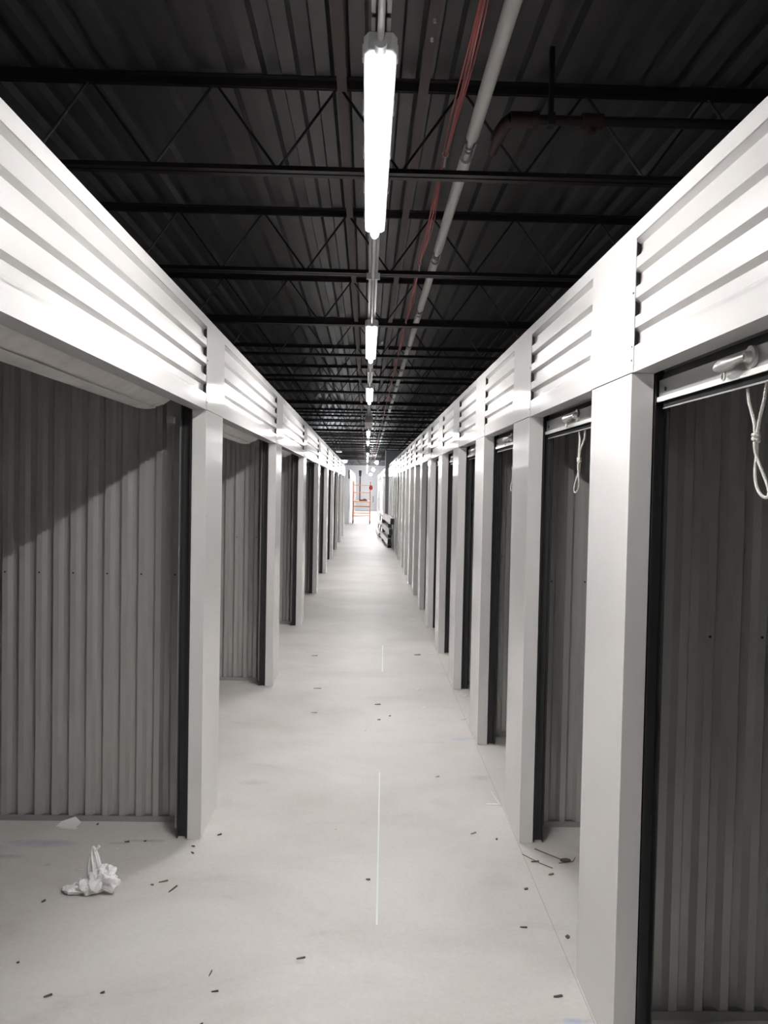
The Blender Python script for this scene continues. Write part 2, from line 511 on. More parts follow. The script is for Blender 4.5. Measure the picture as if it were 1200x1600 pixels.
# ------------------------------------------------------------------ partitions
def make_partition(s, label, ph):
    t = thing('partition', label, 'partition')
    W = (WL if s < 0 else WR)
    x0, x1 = W+.075, XO-.01
    pr = []; x = x0-ph
    while x < x1:
        pr += [(x, 0), (x+.027, 0), (x+.042, -.028), (x+.069, -.028)]
        x += .084
    pr.append((x, 0))
    out = []
    for (a, b) in pr:
        a = min(max(a, x0), x1)
        if out and abs(out[-1][0]-a) < 1e-6: continue
        out.append((s*a, b))
    MB().sheet(out, 'z', .026, 1.262, (0, .0015)).build('lower_sheet', GALV, t)
    MB().sheet([(a, b-.0018) for a, b in out], 'z', 1.235, 2.438, (0, .0015)).build('upper_sheet', GALV, t)
    rb = MB()
    rb.box(s*x0, s*x1, -.031, .012, 0, .003); rb.box(s*x0, s*x1, -.034, -.031, 0, .028); rb.box(s*x0, s*x1, .010, .013, 0, .028)
    rb.build('bottom_rail', RAILM, t)
    x = x0+.055-ph+.084; o = None
    for q in range(9):
        if o is None: o = MB().tube([(0, 0, 0), (0, -.004, 0)], .0045, 8).build('screw', SCREW, t)
        else: o = o.copy(); COL.objects.link(o)
        o.location = (s*x, -.0285, 1.246)
        x += .168
    return t

# ---- left row
gp = 'white pilasters of the left row'; gh = 'ribbed white headers of the left row'
gd = 'open roll-up doors of the left row'; gq = 'grey ribbed partitions inside the left units'
LL = 2*D-PWL
protos = {}
for k in range(9):
    y = Y0+2*D*k
    o1 = ORD[k]
    lp = f'white steel pilaster in the left row, {o1} from the camera' if k < 8 else 'last white steel pilaster closing the left row at the cross corridor'
    if k == 0:
        protos['pl'] = make_pilaster(-1, lp); p = protos['pl']; p['group'] = gp
    else: p = dup(protos['pl'], (0, 0, 0), lp, gp)
    p.location = (-WL, y, 0)
    lh = f'white ribbed header above the {o1} opening on the left'
    ld = f'rolled-up door with wrapped white coil in the {o1} opening on the left'
    lq = f'grey ribbed metal partition seen through the {o1} opening on the left'
    if k == 0:
        protos['hl'] = make_header(-1, LL, lh); h_ = protos['hl']; h_['group'] = gh
        protos['dl'] = make_door_left(-1, WL, LL, ld); d_ = protos['dl']; d_['group'] = gd
        protos['ql'] = make_partition(-1, lq, .030); q_ = protos['ql']; q_['group'] = gq
    else:
        h_ = dup(protos['hl'], (0, 0, 0), lh, gh); d_ = dup(protos['dl'], (0, 0, 0), ld, gd)
        q_ = dup(protos['ql'], (0, 0, 0), lq, gq)
    h_.location = (-WL, y-LL, 0); d_.location = (-WL, y-LL, 0)
    q_.location = (0, y+.235, 0)

# ---- right row
gp = 'white pilasters of the right row'; gh = 'ribbed white headers of the right row'
gd = 'open roll-up doors of the right row'; gq = 'grey ribbed partitions inside the right units'
LR = D-PWR
for k in range(18):
    y = Y0+D*(k-1)
    o1 = ORD[k]
    lp = f'white steel pilaster in the right row, {o1} from the camera' if k < 17 else 'last white steel pilaster closing the right row at the cross corridor'
    lh = f'white ribbed header above the {o1} opening on the right'
    ld = f'raised roll-up door with pale bottom bar in the {o1} opening on the right'
    lq = f'grey ribbed metal partition seen through the {o1} opening on the right'
    if k == 0:
        protos['pr'] = make_pilaster(1, lp); p = protos['pr']; p['group'] = gp
        protos['hr'] = make_header(1, LR, lh); h_ = protos['hr']; h_['group'] = gh
        protos['dr'] = make_door_right(1, WR, LR, ld); d_ = protos['dr']; d_['group'] = gd
        protos['qr'] = make_partition(1, lq, .045); q_ = protos['qr']; q_['group'] = gq
        r_ = make_rope('white rope loop with a knot hanging in the nearest right opening', -.002, -.055)
    else:
        p = dup(protos['pr'], (0, 0, 0), lp, gp)
        h_ = dup(protos['hr'], (0, 0, 0), lh, gh); d_ = dup(protos['dr'], (0, 0, 0), ld, gd)
        q_ = dup(protos['qr'], (0, 0, 0), lq, gq)
        lr_ = f'white knotted rope loop hanging in the {o1} opening on the right'
        if k == 1: protos['rope'] = r_ = make_rope(lr_, .040, .045)
        else: r_ = dup(protos['rope'], (0, 0, 0), lr_) if k < 8 else None
    p.location = (WR, y, 0)
    h_.location = (WR, y-LR, 0); d_.location = (WR, y-LR, 0)
    q_.location = (0, y+.225, 0)
    if r_: r_.location = (WR+.098, y-LR/2-(.035 if k == 0 else .055), 1.944)

# ------------------------------------------------------------------ far rows beyond the cross corridor
def make_shutter(s, L, label):
    t = thing('shutter', label, 'roll-up door')
    pr = []; z = .02
    while z < HB:
        pr += [(s*.075, z), (s*.090, z+.05)]
        z += .07
    MB().sheet(pr, 'y', 0, L, (s*.001, 0)).build('curtain', FARW, t)
    MB().box(s*.070, s*.095, 0, L, 0, .03).build('bottom_bar', BAR, t)
    return t
end = MB().box(-WL-1.6, -WL-.066, YLF, YLF+.1, 0, HT)
structure(end.build('wall_left', FARW))
nf = 7
for i in range(nf+1):
    y = YLF+2*D*i
    if y+PWL < YE:
        p = dup(protos['pl'], (-WL, y, 0), f'white pilaster left of the far corridor beyond the scaffold, {ORD[i]} of its row', 'far left pilasters')
    if y+2*D < YE:
        h_ = dup(protos['hl'], (-WL, y+PWL, 0), f'white header left of the far corridor beyond the scaffold, {ORD[i]} of its row', 'far left headers')
        if i == 0: sl = s_ = make_shutter(-1, LL, '')
        else: s_ = copy_tree(sl)
        s_.location = (-WL, y+PWL, 0); s_['label'] = f'closed white shutter left of the far corridor, {ORD[i]} of its row'; s_['group'] = 'far left shutters'
i = 0
while YRF+D*i+PWR < YE:
    y = YRF+D*i
    p = dup(protos['pr'], (WR, y, 0), f'white pilaster right of the far corridor, {ORD[i]} beyond the tall grey wall', 'far right pilasters')
    if y+D < YE:
        h_ = dup(protos['hr'], (WR, y+PWR, 0), f'white header right of the far corridor, {ORD[i]} beyond the tall grey wall', 'far right headers')
        if i == 0: sr = s_ = make_shutter(1, LR, '')
        else: s_ = copy_tree(sr)
        s_.location = (WR, y+PWR, 0); s_['label'] = f'closed white shutter right of the far corridor, {ORD[i]} beyond the grey wall'; s_['group'] = 'far right shutters'
    i += 1
# tall grey fire wall standing out over the right row
structure(MB().box(WR+.005, XO, YRF-.12, YRF-.02, 0, 3.22).build('wall_right', GREYW))
structure(MB().box(WR-.03, WR+.01, YRF-.135, YRF-.005, 0, 3.22).build('trim_right', WHITE))
# handle on the end wall
hd = MB().box(.47, .51, YE-.05, YE-.0005, .58, 1.02)
tag(hd.build('door_pull', BLACK), 'small dark vertical pull on the white end wall', 'handle')

# ------------------------------------------------------------------ joists
def make_joist(label):
    t = thing('bar_joist', label, 'joist')
    X = XO-.02
    for nm, z0, z1 in (('top_chord', 3.575, 3.618), ('bottom_chord', 3.178, 3.212)):
        mb = MB()
        for sg in (-1, 1):
            mb.box(-X, X, sg*.007, sg*.045, (z1-.005 if nm == 'top_chord' else z0), (z1 if nm == 'top_chord' else z0+.005))
            mb.box(-X, X, sg*.007, sg*.012, z0, z1)
        mb.build(nm, JOIST, t)
    up_ = True; x = -.167-.585*6
    me = None
    for a in range(12):
        xa = -.167+.585*(a-6)
        for (xx0, xx1) in ((xa, xa-.285), (xa, xa+.30)):
            if abs(xx1) > X or abs(xx0) > X: continue
            MB().tube([(xx0, 0, 3.595), (xx1, 0, 3.195)], .0065, 6).build('web_rod', JOIST, t)
    return t
jp = None; i = 0; y = 4.0-1.85*2
while y < YE-.5:
    if i == 0: lb = 'dark steel bar joist overhead behind the first one in view'
    elif i == 1: lb = 'dark steel bar joist crossing just above the top frame edge'
    else: lb = f'dark steel bar joist, {ORD[i-2]} down the ceiling from the top of view'
    if jp is None: jp = j_ = make_joist(lb); j_['group'] = 'bar joists under the deck'
    else: j_ = dup(jp, (0, 0, 0), lb, 'bar joists under the deck')
    j_.location = (0, y, 0)
    y += 1.85; i += 1
for xx, w, lb in ((-.150, .046, 'brown steel bridging angle along the deck, left of the lights'), (.232, .046, 'brown steel bridging angle along the deck, right of the lights')):
    mb = MB().box(xx-w/2, xx+w/2, .4, YE-1, 3.566, 3.571).box(xx-w/2, xx-w/2+.004, .4, YE-1, 3.571, 3.574)
    tag(mb.build('bridging_angle', BRIDGE), lb, 'ceiling steel')
# small bright bolts on the right angle
for yb, wh in ((3.36, 'nearer'), (3.50, 'farther')):
    tag(MB().tube([(.236, yb, 3.566), (.236, yb, 3.552)], .0075, 8).build('bolt', PIPEB), f'bright bolt head on the brown angle beside the nearest light, {wh} of two', 'bolt', 'bolts on the brown angle')

# ------------------------------------------------------------------ strip lights on a strut
def half_lens(y0, y1):
    pr = [(-.0160, 2.634)]
    for q in range(9):
        a = PI+PI*q/8
        pr.append((.0160*math.cos(a), 2.626+.024*math.sin(a)))
    pr.append((.0160, 2.634))
    n = len(pr); vs = []
    stations = [(y0, .35), (y0+.006, .7), (y0+.022, 1), (y1-.022, 1), (y1-.006, .7), (y1, .35)]
    for (yy, k) in stations:
        for (a, b) in pr: vs.append((a*k, yy, 2.634+(b-2.634)*k))
    fs = []
    for s_ in range(len(stations)-1):
        for j in range(n-1):
            fs.append((s_*n+j, s_*n+j+1, (s_+1)*n+j+1, (s_+1)*n+j))
    fs += [tuple(range(n)), tuple(range((len(stations)-1)*n, len(stations)*n))]
    return MB().add(vs, fs)
def make_light(label, battery=False):
    t = thing('strip_light', label, 'light')
    # housing with chamfered ends
    pl = [(-.026, 0), (.026, 0), (.0365, .022), (.0365, 1.258), (.026, 1.28), (-.026, 1.28), (-.0365, 1.258), (-.0365, .022)]
    MB().prism(pl, 'z', 2.634, 2.672).build('housing', LAMPBODY, t, bevel=.003)
    y0 = .84 if battery else .045
    half_lens(y0, 1.268).build('lens', LENS, t, smooth=True)
    o = None
    for yy in (.06, .32, .60, .88, 1.16):
        for sx in (-1, 1):
            if o is None: o = MB().box(-.0015, .0015, -.012, .012, 2.640, 2.670).build('clip', LAMPBODY, t)
            else: o = o.copy(); COL.objects.link(o)
            o.location = (sx*.038, yy, 0)
    MB().tube([(0, .012, 2.640), (0, -.020, 2.640)], .0135, 16).build('conduit_collar', LAMPBODY, t, smooth=True)
    if battery:
        MB().box(-.052, .052, -.02, .82, 2.545, 2.633).build('battery_box', mat('battery_box_paint', (.42, .42, .42), .5), t, bevel=.004)
    return t
li = thing('x', '', 'light') ; bpy.data.objects.remove(li)
lp_ = None; lb_ = None
n_l = 19
for i in range(n_l):
    n = i-1
    y = 1.80+3.048*n
    # in the photo the line of lights swings a hair to the right as it nears
    bat = n in (3, 6, 10)
    lb = 'lit white strip light hanging overhead, behind the viewpoint' if n < 0 else (f'lit white strip light, {ORD[n]} in the line down the corridor' + (' with grey battery box' if bat else ''))
    if bat:
        if lb_ is None: lb_ = o = make_light(lb, True); o['group'] = 'strip lights over the corridor'
        else: o = dup(lb_, (0, 0, 0), lb, 'strip lights over the corridor')
    else:
        if lp_ is None: lp_ = o = make_light(lb); o['group'] = 'strip lights over the corridor'
        else: o = dup(lp_, (0, 0, 0), lb, 'strip lights over the corridor')
    o.location = (.012, y-(1.35 if n < 0 else 0), 0)
    # strut channel above and conduit between this light and the next
    if i < n_l-1:
        nm = 'behind the viewpoint' if n < 0 else f'after the {ORD[n]} strip light'
        if i == 0:
            st = thing('strut_channel', '', 'strut', group='steel struts carrying the lights')
            sm = MB()
            sm.box(-.0205, .0205, -.05, 2.98, 2.712, 2.714)
            for sg in (-1, 1):
                sm.box(sg*.0185, sg*.0205, -.05, 2.98, 2.674, 2.714)
                sm.box(sg*.0115, sg*.0205, -.05, 2.98, 2.672, 2.674)
            sm.build('channel', STRUT, st)
            for yy in (.2, 1.7):
                MB().tube([(0, yy, 2.714), (0, yy, 3.58)], .0032, 6).build('hanger_rod', STRUT, st)
            ct = thing('conduit', '', 'conduit', group='conduits between the strip lights')
            MB().tube([(0, 1.27, 2.648), (0, 1.32, 2.648), (0, 3.03, 2.648)], .0078, 10).build('pipe', CONDUIT, ct, smooth=True)
            MB().box(-.030, .030, 1.985, 2.0, 2.640, 2.668).build('strap', CONDUIT, ct)
            ST, CT = st, ct
        else:
            st, ct = copy_tree(ST), copy_tree(CT)
        st.location = (.012, y, 0); ct.location = (.012, y, 0)
        st['label'] = f'galvanised strut channel holding the strip lights, {"at the start of the line" if n < 0 else "above the "+ORD[n]+" position"}'
        ct['label'] = f'thin grey conduit running along the strut {nm}'

# far cool lamps beyond the cross corridor
COOL2 = mat('lit_far_lens', (0.9, 0.9, 0.9), 0.4, emit=(0.98, 0.98, 1.0), estr=FAR_LAMP*9)
def lamp(name, x, y, z, r, label, strip=False, m=None):
    m = m or COOL
    t = thing(name, label, 'light', (x, y, z))
    if strip:
        MB().box(-.5, .5, -.03, .03, -.03, .03).build('lens', COOL, t)
        MB().box(-.55, .55, -.05, .05, .031, .07).build('housing', LAMPBODY, t)
    else:
        MB().ball((0, 0, 0), r, 14).build('bulb', m, t, smooth=True)
        MB().tube([(0, 0, r*.9), (0, 0, r*.9+.08)], .03, 10).build('socket', BLACK, t, smooth=True)
    MB().tube([(0, 0, .07), (0, 0, ZD+.02-z)], .006, 6).build('drop_cord', BLACK, t)
    return t
lamp('work_lamp', .344, 29.4, 2.56, .065, 'round cool white work lamp nearest of the three, right of the light line')
lamp('work_lamp', .313, 42, 2.56, .08, 'round cool white work lamp over the far corridor, middle of three', m=COOL2)
lamp('work_lamp', .262, 56, 2.53, .08, 'round cool white work lamp farthest, near the end wall', m=COOL2)
lamp('cross_light', -1.25, 31.0, 2.62, .05, 'bright cool strip light in the left arm of the cross corridor', True)
dk = thing('unlit_fixture', 'small pale unlit fixture high above the left row', 'light', (-1.02, 30, 2.93))
MB().box(-.10, .10, -.3, .3, 0, .05).build('housing', LAMPBODY, dk)
MB().tube([(0, 0, .05), (0, 0, .64)], .005, 6).build('hanger_rod', STRUT, dk)

# ------------------------------------------------------------------ white pipe through the joists
wp = thing('white_pipe', 'long white pipe in sleeves running down the right side of the ceiling', 'pipe', (.455, 0, 3.32))
MB().tube([(0, .2, 0), (0, YE-1, 0)], .0165, 12).build('bare_pipe', PIPEB, wp, smooth=True)
y = 4.0-1.85*2+.06
jj = 0
while y < YE-3:
    MB().tube([(0, y+.05, 0), (0, y+1.66, 0)], .0295, 16).build('sleeve', PIPEW, wp, smooth=True)
    if jj < 10:
        c = MB()
        for q in (-.06, -.015):
            c.tube([(0, y+q-.04, 0), (0, y+q-.028, 0)], .023, 12)
        c.box(.020, .028, y-.14, y+.02, -.012, .012); c.box(-.028, -.020, y-.14, y+.02, -.012, .012)
        c.build('pipe_clamp', RAILM, wp)
    y += 1.85; jj += 1

# ------------------------------------------------------------------ red cable bundle and hooks
rd = random.Random(5)
cb = thing('red_cables', 'bundle of loose red cables hung under the joists beside the white pipe', 'cable')
for c in range(6):
    pts = []; y = .3
    ox, oz = rd.uniform(-.010, .010), rd.uniform(-.006, .008)
    ph = rd.uniform(0, 6)
    while y < 46:
        fr = ((y-4.0-.0) / 1.85) % 1.0
        sag = math.sin(fr*PI)
        w_ = .3+.9*sag
        pts.append((.330+ox*w_*1.5+.007*math.sin(y*3.1+ph)*sag, y, 3.222+oz*w_-.020*sag+.003*math.sin(y*5+ph)))
        y += .12
    MB().tube(pts, .0030, 5).build('cable', REDW if c % 3 else PINKW, cb, smooth=True)
hk = None; y = 3.93-1.85; i = 0
while y < 30:
    lb = f'small steel hook carrying the red cables, {ORD[i]} down the ceiling'
    if hk is None:
        mb = MB(); rp = []
        for q in range(13):
            a = 2*PI*q/12
            rp.append((.013*math.cos(a), 0, 3.224+.015*math.sin(a)))
        mb.tube(rp, .0022, 6, cap=False); mb.tube([(0, 0, 3.209), (0, .03, 3.200), (0, .055, 3.186)], .005, 8)
        hk = o = mb.build('cable_hook', CONDUIT, smooth=True); tag(o, lb, 'hook', 'steel hooks for the red cables')
    else:
        o = hk.copy(); COL.objects.link(o); o['label'] = lb
    o.location = (.330, y-.10, 0)
    y += 1.85; i += 1

# ------------------------------------------------------------------ dark sprinkler branch on the right
sp = thing('sprinkler_branch', 'dark sprinkler pipe with red fittings crossing above the right headers', 'pipe', (0, 3.63, 3.30))
MB().tube([(.60, 0, 0), (3.6, -.03, 0)], .022, 14).build('pipe', DARKPIPE, sp, smooth=True)
MB().tube([(.590, 0, 0), (.70, 0, 0)], .034, 14).tube([(.685, 0, 0), (.71, 0, 0)], .039, 14).build('coupling', REDF, sp, smooth=True)
MB().tube([(.90, -.003, 0), (.99, -.003, 0)], .034, 14).tube([(.945, -.003, 0), (.945, -.003, -.05)], .018, 10).build('tee', REDF, sp, smooth=True)
MB().tube([(.60, 0, 0), (.575, .03, -.01), (.562, .08, -.02), (.56, .16, -.02)], .031, 12).build('elbow', REDF, sp, smooth=True)
MB().tube([(.56, .16, -.02), (.56, .30, -.02)], .022, 12).build('stub', REDF, sp, smooth=True)
MB().box(.755, .775, -.012, .012, .02, .31).box(.75, .78, -.026, .026, -.026, .026).build('hanger', JOIST, sp)

# ------------------------------------------------------------------ scaffold in the cross corridor
sf = thing('scaffold', 'orange rolling scaffold with platform at the far end of the corridor', 'scaffold', (-.215, 38.2, 0))
SX, SY = .39, .62
for sx in (-1, 1):
    for sy in (0, 1):
        MB().tube([(sx*SX, sy*SY*2, .12), (sx*SX, sy*SY*2, 1.93)], .024, 10).build('post', ORANGE, sf, smooth=True)
        cw = MB().tube([(sx*SX-.02, sy*SY*2, .062), (sx*SX+.02, sy*SY*2, .062)], .062, 16).box(sx*SX-.028, sx*SX+.028, sy*SY*2-.02, sy*SY*2+.02, .06, .135)
        cw.build('caster', BLACK, sf, smooth=True)
for sy in (0, 1):
    for z in (.34, .47, .78, 1.43, 1.77):
        MB().tube([(-SX, sy*SY*2, z), (SX, sy*SY*2, z)], .014 if z > .4 else .010, 8).build('rung', ORANGE, sf, smooth=True)
for sx in (-1, 1):
    MB().tube([(sx*SX, 0, .95), (sx*SX, 2*SY, .95)], .018, 8).build('side_rail', ORANGE, sf, smooth=True)
MB().box(-SX+.02, SX-.02, -.03, 2*SY+.03, .985, 1.045).build('platform', PLY, sf, bevel=.004)
rb = MB().ball((.20, 38.12, 1.66), .085, 12, 1.0, .6, 1.3)
tag(rb.build('red_bag', RED, smooth=True), 'small red bag hanging on the right post of the scaffold', 'bag')
tl = thing('tool_pile', 'dark tools heaped on the scaffold platform', 'tools', (-.16, 38.35, 1.046))
MB().box(-.16, .02, -.10, .06, 0, .06).build('tool_tray', BLACK, tl, bevel=.01)
MB().tube([(-.02, -.08, .03), (.20, -.02, .03)], .030, 10).build('drill_body', DKRED, tl, smooth=True)
MB().tube([(.03, .05, .075), (.14, -.03, .08)], .022, 10).build('handle', BLACK, tl, smooth=True)
po = thing('red_pole', 'dark red pole standing on the scaffold platform', 'pole', (-.305, 38.55, 1.046))
MB().tube([(0, 0, 0), (0, 0, 1.14)], .028, 12).build('shaft', DKRED, po, smooth=True)
MB().tube([(0, 0, 1.14), (0, 0, 1.40)], [.05, .07], 12).build('head', BLACK, po, smooth=True)

# ------------------------------------------------------------------ stacked white channels by the right wall
def channel(label, x0, y0, x1, y1, z, w, h_):
    """long box channel from (x0,y0) to (x1,y1), open dark ends"""
    Lc = math.hypot(x1-x0, y1-y0); rz = math.atan2(x0-x1, y1-y0)
    t = thing('steel_channel', label, 'metal channel', (x0, y0, z), 'white steel channels stacked by the right wall', rz)
    mb = MB()
    mb.sheet([(w, h_), (0, h_), (0, 0), (w, 0)], 'y', 0, Lc, (.003, -.003) if False else (.002, -.002))
    mb.build('shell', WHITE, t)
    MB().box(.006, w, .012, Lc-.012, .006, h_-.006).build('filling', BLACK, t)
    return t
tiers = [(.115, .62, 'bottom'), (.395, .655, 'middle'), (.680, .690, 'top')]
for z, xx, nm in tiers:
    channel(f'wide white steel channel with dark open end, {nm} of the near stack', xx-.02, 22.8, xx-.15, 27.0, z, .10, .165)
for z, xx, nm in tiers:
    fx = {'bottom': .42, 'middle': .49, 'top': .57}[nm]
    channel(f'narrow white steel channel, {nm} of the far stack', fx, 27.6, fx-.06, 31.6, z-.02, .12, .085)
for (yy, dx) in ((23.3, 0), (26.3, -.10)):
    for z0, z1, nm in ((0, .113, 'under the bottom'), (.283, .393, 'under the middle'), (.563, .678, 'under the top')):
        b_ = MB().box(.62+dx, .72+dx, yy, yy+.12, z0, z1)
        tag(b_.build('spacer_block', BLACK, bevel=.004), f'black spacer block {nm} channel, {"near" if yy < 25 else "far"} end of near stack', 'block', 'black spacer blocks in the stack')
for (yy, dx) in ((28.0, -.07), (31.0, -.12)):
    for z0, z1, nm in ((0, .093, 'under the bottom'), (.182, .373, 'under the middle'), (.462, .658, 'under the top')):
        b_ = MB().box(.565+dx*.4, .60+dx*.4, yy, yy+.10, z0, z1) if z0 > .3 else MB().box(.50+dx*.4, .535+dx*.4, yy, yy+.10, z0, z1)
        tag(b_.build('spacer_block', BLACK, bevel=.004), f'black spacer block {nm} channel, {"near" if yy < 29 else "far"} end of far stack', 'block', 'black spacer blocks in the stack')

# ------------------------------------------------------------------ plastic bag
def make_bag():
    t = thing('plastic_bag', 'crumpled white plastic bag lying on the floor before the first left opening', 'bag', (-1.10, 3.43, 0))
    from mathutils import noise as mn
    def blob(name, c, r, sc3, seed, amp, n=72):
        vs = []; fs = []; k = n//2
        def ridge(q): return 1-abs(mn.noise(q))*2.4
        for i in range(k+1):
            th = PI*i/k
            for j in range(n):
                ph = 2*PI*j/n
                d = Vector((math.sin(th)*math.cos(ph), math.sin(th)*math.sin(ph), math.cos(th)))
                q = d*1.25+Vector((seed, seed*.7, 0))
                rr = r*(1+amp*mn.noise(q*1.1)*1.3+amp*.34*ridge(q*1.9)+amp*.12*ridge(q*4.2))
                p = Vector((c[0]+d.x*rr*sc3[0], c[1]+d.y*rr*sc3[1], c[2]+d.z*rr*sc3[2]))
                p.z = max(p.z, .0015)
                vs.append(p)
        for i in range(k):
            for j in range(n):
                j2 = (j+1) % n
                fs.append((i*n+j, (i+1)*n+j, (i+1)*n+j2, i*n+j2))
        return MB().add(vs, fs).build(name, BAG, t, smooth=True)
    blob('bag_body', (.042, 0, .046), .047, (1.08, .9, 1.0), 1.3, .5)
    blob('bag_side', (-.022, -.01, .024), .034, (1.2, .9, .75), 4.1, .55)
    blob('bag_corner', (-.078, -.014, .017), .027, (1.45, .9, .62), 7.7, .45, 48)
    # standing handle loop and tufts: pinched ribbed sheets
    def fin(name, base, tip, w, seed, fold=.006):
        base, tip = Vector(base), Vector(tip); vs = []; fs = []
        nu, nv = 14, 16
        for i in range(nu+1):
            u_ = i/nu; wd = w*(1-u_)**.55*(1+.1*math.sin(u_*9+seed))+.002
            c = base.lerp(tip, u_)
            for j in range(nv+1):
                v_ = j/nv-.5
                vs.append(c+Vector((v_*wd*2, fold*math.sin(v_*11+seed+u_*2)+fold*.35*math.sin(v_*25+seed), .004*math.sin(v_*13+seed))))
        n1 = nv+1
        for i in range(nu):
            for j in range(nv):
                fs.append((i*n1+j, i*n1+j+1, (i+1)*n1+j+1, (i+1)*n1+j))
        o = MB().add(vs, fs).build(name, BAG, t, smooth=True)
        sd = o.modifiers.new('thick', 'SOLIDIFY'); sd.thickness = .0012
        return o
    fin('bag_handle', (.016, .005, .050), (-.012, .02, .180), .027, 1.0, .005)
    fin('bag_handle', (-.006, .012, .035), (-.022, .03, .160), .022, 2.7, .005)
    fin('bag_tuft', (.040, .005, .060), (.055, .005, .108), .018, 4.0, .004)
    fin('bag_tuft', (-.045, -.01, .025), (-.058, -.005, .058), .013, 5.0, .003)
    tw = MB().tube([(-.008, .02, .158), (.006, .02, .172), (.014, .02, .184)], [.002, .004, .008], 8)
    tw.build('bag_knot', BAG, t, smooth=True)
make_bag()

# ------------------------------------------------------------------ papers, chips and marks on the floor
pp = thing('paper_scrap', 'folded white paper scrap by the partition rail behind the plastic bag', 'paper', (-1.44, 4.09, 0))
MB().add([(-.055,-.02,.004),(.045,-.03,.003),(.062,.01,.014),(-.045,.028,.012),(.02,.045,.03)], [(0,1,2,3),(3,2,4)]).build('sheet', PAPER, pp)
MB().add([(-.040,-.032,.002),(.05,-.045,.002),(.06,-.028,.003),(-.03,-.012,.003)], [(0,1,2,3)]).build('flap', PAPER, pp)

def chip(x, y, L, w, rz, material, label, cat, group, name, h_=.003, bend=.004):
    mb = MB()
    c, s_ = math.cos(rz), math.sin(rz)
    L *= .8; w *= .75
    pts = [(-L/2, -w/2*.5), (-L*.1, -w/2), (L/2, -w*.2), (L*.42, w*.45), (-L*.05, w/2), (-L*.45, w*.35)]
    P3 = [(x+a*c-b*s_, y+a*s_+b*c) for a, b in pts]
    lo = [(p[0], p[1], .0006) for p in P3]; hi = [(p[0], p[1], h_+(bend if i in (2, 3) else 0)) for i, p in enumerate(P3)]
    n = len(lo)
    mb.add(lo+hi, [tuple(range(n)), tuple(range(n, 2*n))]+[(i, (i+1) % n, n+(i+1) % n, n+i) for i in range(n)])
    tag(mb.build(name, material), label, cat, group)

W_ = [(-.123, 4.083, .018, .012, 'small white scrap on the open floor, left of the painted laser line'),
      (.02, 5.758, .022, .014, 'small white scrap beyond the start of the painted laser line'),
      (.465, 6.955, .05, .03, 'white paper scrap on the right floor, before the sixth right pilaster'),
      (.48, 6.387, .045, .03, 'white paper scrap on the right floor, nearer of two in line'),
      (.745, 6.08, .055, .03, 'white paper scrap against the base of the right row'),
      (.845, 6.78, .05, .03, 'white scrap inside a right opening beside its track'),
      (.706, 8.50, .07, .04, 'pale scrap on the floor beside a narrow right opening'),
      (.62, 10.6, .08, .04, 'pale scrap on the floor farther down the right side'),
      (-1.384, 3.665, .035, .006, 'thin white sliver on the floor left of the plastic bag'),
      (-1.12, 3.83, .02, .008, 'tiny white fleck on the floor behind the plastic bag'),
      (-1.22, 3.62, .05, .006, 'faint white sliver on the floor beside the plastic bag'),
      (-.80, 3.98, .012, .008, 'tiny pale crumb at the foot of the nearest left pilaster')]
for q, (x, y, L, w, lb) in enumerate(W_):
    chip(x, y, L, w, rd.uniform(-.3, .3) if q > 2 else .1, PAPER, lb, 'scrap', 'white scraps on the floor', 'paper_chip')
cr = thing('plastic_strip', 'crossed white plastic strips at the base of the second right pilaster', 'scrap', (.735, 4.42, 0))
MB().tube([(-.02, .08, .045), (.0, .03, .02), (.02, -.01, .003)], .0035, 6).build('upright_strip', PAPER, cr)
MB().box(-.055, .01, .0, .02, .0008, .004).build('flat_strip', PAPER, cr)
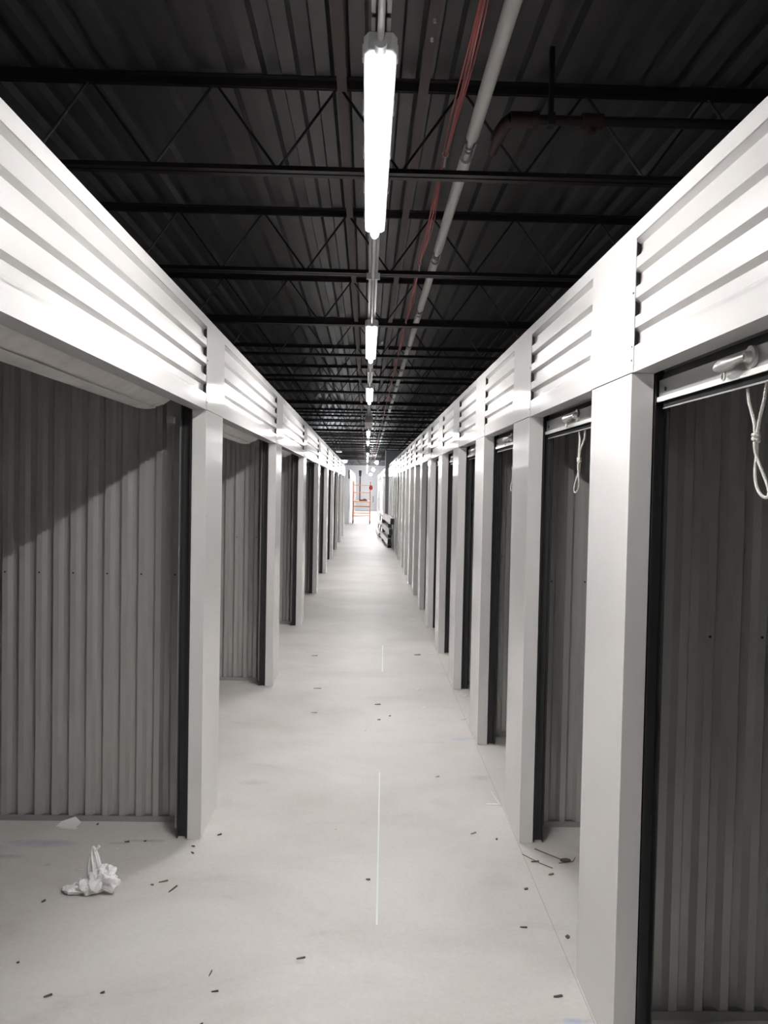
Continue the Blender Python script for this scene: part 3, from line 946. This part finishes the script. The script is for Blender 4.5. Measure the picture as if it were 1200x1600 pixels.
D_ = [(-.779, 3.454, .075, .007, 1.15, 'long dark splinter on the floor right of the plastic bag'),
      (-.835, 3.52, .05, .006, .4, 'thin brown splinter on the floor beside the long dark one'),
      (-.875, 3.49, .02, .008, -.5, 'dark crumb on the floor left of the thin brown splinter'),
      (-1.274, 3.343, .022, .012, .9, 'dark chip on the floor left of the plastic bag'),
      (-.510, 2.853, .04, .005, 1.4, 'thin dark shaving on the left floor near the frame bottom'),
      (-.476, 2.75, .03, .005, .1, 'flat dark shaving on the left floor near the frame bottom'),
      (-.847, 2.739, .018, .010, .2, 'dark crumb on the floor nearer than the plastic bag'),
      (-1.02, 2.72, .035, .009, .5, 'dark chip with pale edge on the floor, lower left'),
      (-1.197, 2.91, .012, .009, 0, 'small dark crumb near the left frame edge'),
      (-.487, 2.58, .012, .008, 0, 'small dark crumb near the bottom frame edge, left of centre'),
      (-.681, 4.001, .028, .012, .5, 'dark chip right of the nearest left pilaster'),
      (-.781, 3.87, .025, .009, -.5, 'dark chip below the nearest left pilaster, upper of two'),
      (-.770, 3.80, .03, .009, -.9, 'dark chip below the nearest left pilaster, lower of two'),
      (-1.10, 3.91, .03, .012, 0, 'dark chip on the grey smear behind the plastic bag'),
      (-1.018, 3.92, .015, .01, 0, 'small dark crumb on the floor in the first left opening'),
      (-1.303, 4.11, .012, .02, 0, 'small dark crumb right of the folded paper scrap'),
      (.119, 6.462, .06, .02, 0, 'grey-brown flake in the middle of the floor beyond the line'),
      (.205, 6.139, .02, .012, 0, 'tiny dark crumb in the middle distance, right of centre'),
      (.122, 6.034, .03, .012, 0, 'tiny dark flake in the middle distance at centre'),
      (.039, 3.556, .025, .012, -.3, 'dark crumb on the floor close left of the painted laser line'),
      (.665, 3.983, .01, .02, .1, 'dark crumb on the right floor before the second right pilaster'),
      (.712, 3.483, .02, .018, 0, 'round dark crumb below the second right opening'),
      (.643, 3.173, .035, .009, -.2, 'dark sliver on the right floor, left of the nearest pilaster'),
      (.799, 3.106, .018, .028, .3, 'dark chip inside the second right opening'),
      (.676, 2.735, .04, .012, .1, 'dark chip on the right floor near the frame bottom'),
      (.804, 3.745, .045, .010, .0, 'dark stick before the foot of the second right pilaster'),
      (.85, 3.62, .03, .014, .2, 'brown chip on the floor in the second right opening'),
      (.55, 8.42, .08, .03, 0, 'dark flake on the floor beside a pale right scrap'),
      (-.38, 6.95, .08, .012, -.1, 'grey sliver on the left floor past the second pilaster'),
      (-.36, 6.2, .06, .012, -.2, 'grey sliver on the left floor beside the second pilaster'),
      (-.49, 8.3, .08, .012, 0, 'grey sliver on the left floor before the third pilaster'),
      (-.204, 2.951, .04, .008, .2, 'faint brown flake on the open floor near the bottom centre'),
      (.45, 4.85, .03, .010, .3, 'grey flake on the floor midway to the right row'),
      (.56, 4.05, .04, .010, .5, 'grey flake on the floor before the right opening')]
for (x, y, L, w, rz, lb) in D_:
    mm = BROWNLEAF if 'brown' in lb else (GREYCHIP if lb.startswith('grey') else CHIP)
    chip(x, y, L, w, rz, mm, lb, 'debris', 'dark crumbs and splinters on the floor', 'debris_chip', h_=.004, bend=.003)
lf = thing('twig', 'brown stem with a dark leaf in the second right opening', 'debris', (.93, 3.76, 0))
MB().tube([(-.10, .12, .003), (-.05, .06, .004), (0, .0, .006)], .0022, 6).build('stem', BROWNLEAF, lf)
MB().ball((.015, -.01, .008), .022, 10, 1.2, .7, .35).build('leaf', CHIP, lf)
tw2 = thing('twig', 'thin forked twig on the floor left of the leaf', 'debris', (.85, 3.70, 0))
MB().tube([(-.09, .12, .003), (-.03, .03, .004), (.02, -.02, .003)], .0018, 6).tube([(.06, .03, .003), (.13, .05, .003), (.15, .09, .003)], .0018, 6).build('stem', BROWNLEAF, tw2)
tw3 = thing('twig', 'thin bent twig on the floor right of the leaf', 'debris', (1.02, 3.58, 0))
MB().tube([(-.07, -.05, .003), (-.03, -.02, .004), (.0, .02, .003), (.01, .07, .003)], .0022, 6).build('stem', BROWNLEAF, tw3)

LASER = mat('painted_laser_light', (0.80, 0.86, 0.83), .8)  # pale strips painted in place of a laser's light on the floor
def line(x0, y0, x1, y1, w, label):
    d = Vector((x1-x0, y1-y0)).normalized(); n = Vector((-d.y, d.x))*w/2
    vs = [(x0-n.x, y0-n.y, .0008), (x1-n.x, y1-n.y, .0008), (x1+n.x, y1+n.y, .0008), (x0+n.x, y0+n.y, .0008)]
    tag(MB().add(vs, [(0, 1, 2, 3)]).build('painted_laser_line', LASER), label, 'line', 'painted laser light on the floor')
line(.11, 4.915, .072, 3.187, .007, 'thin pale line of laser light painted on the floor, nearer of two')
line(.205, 8.90, .178, 7.62, .012, 'short pale line of laser light painted on the floor, farther of two')
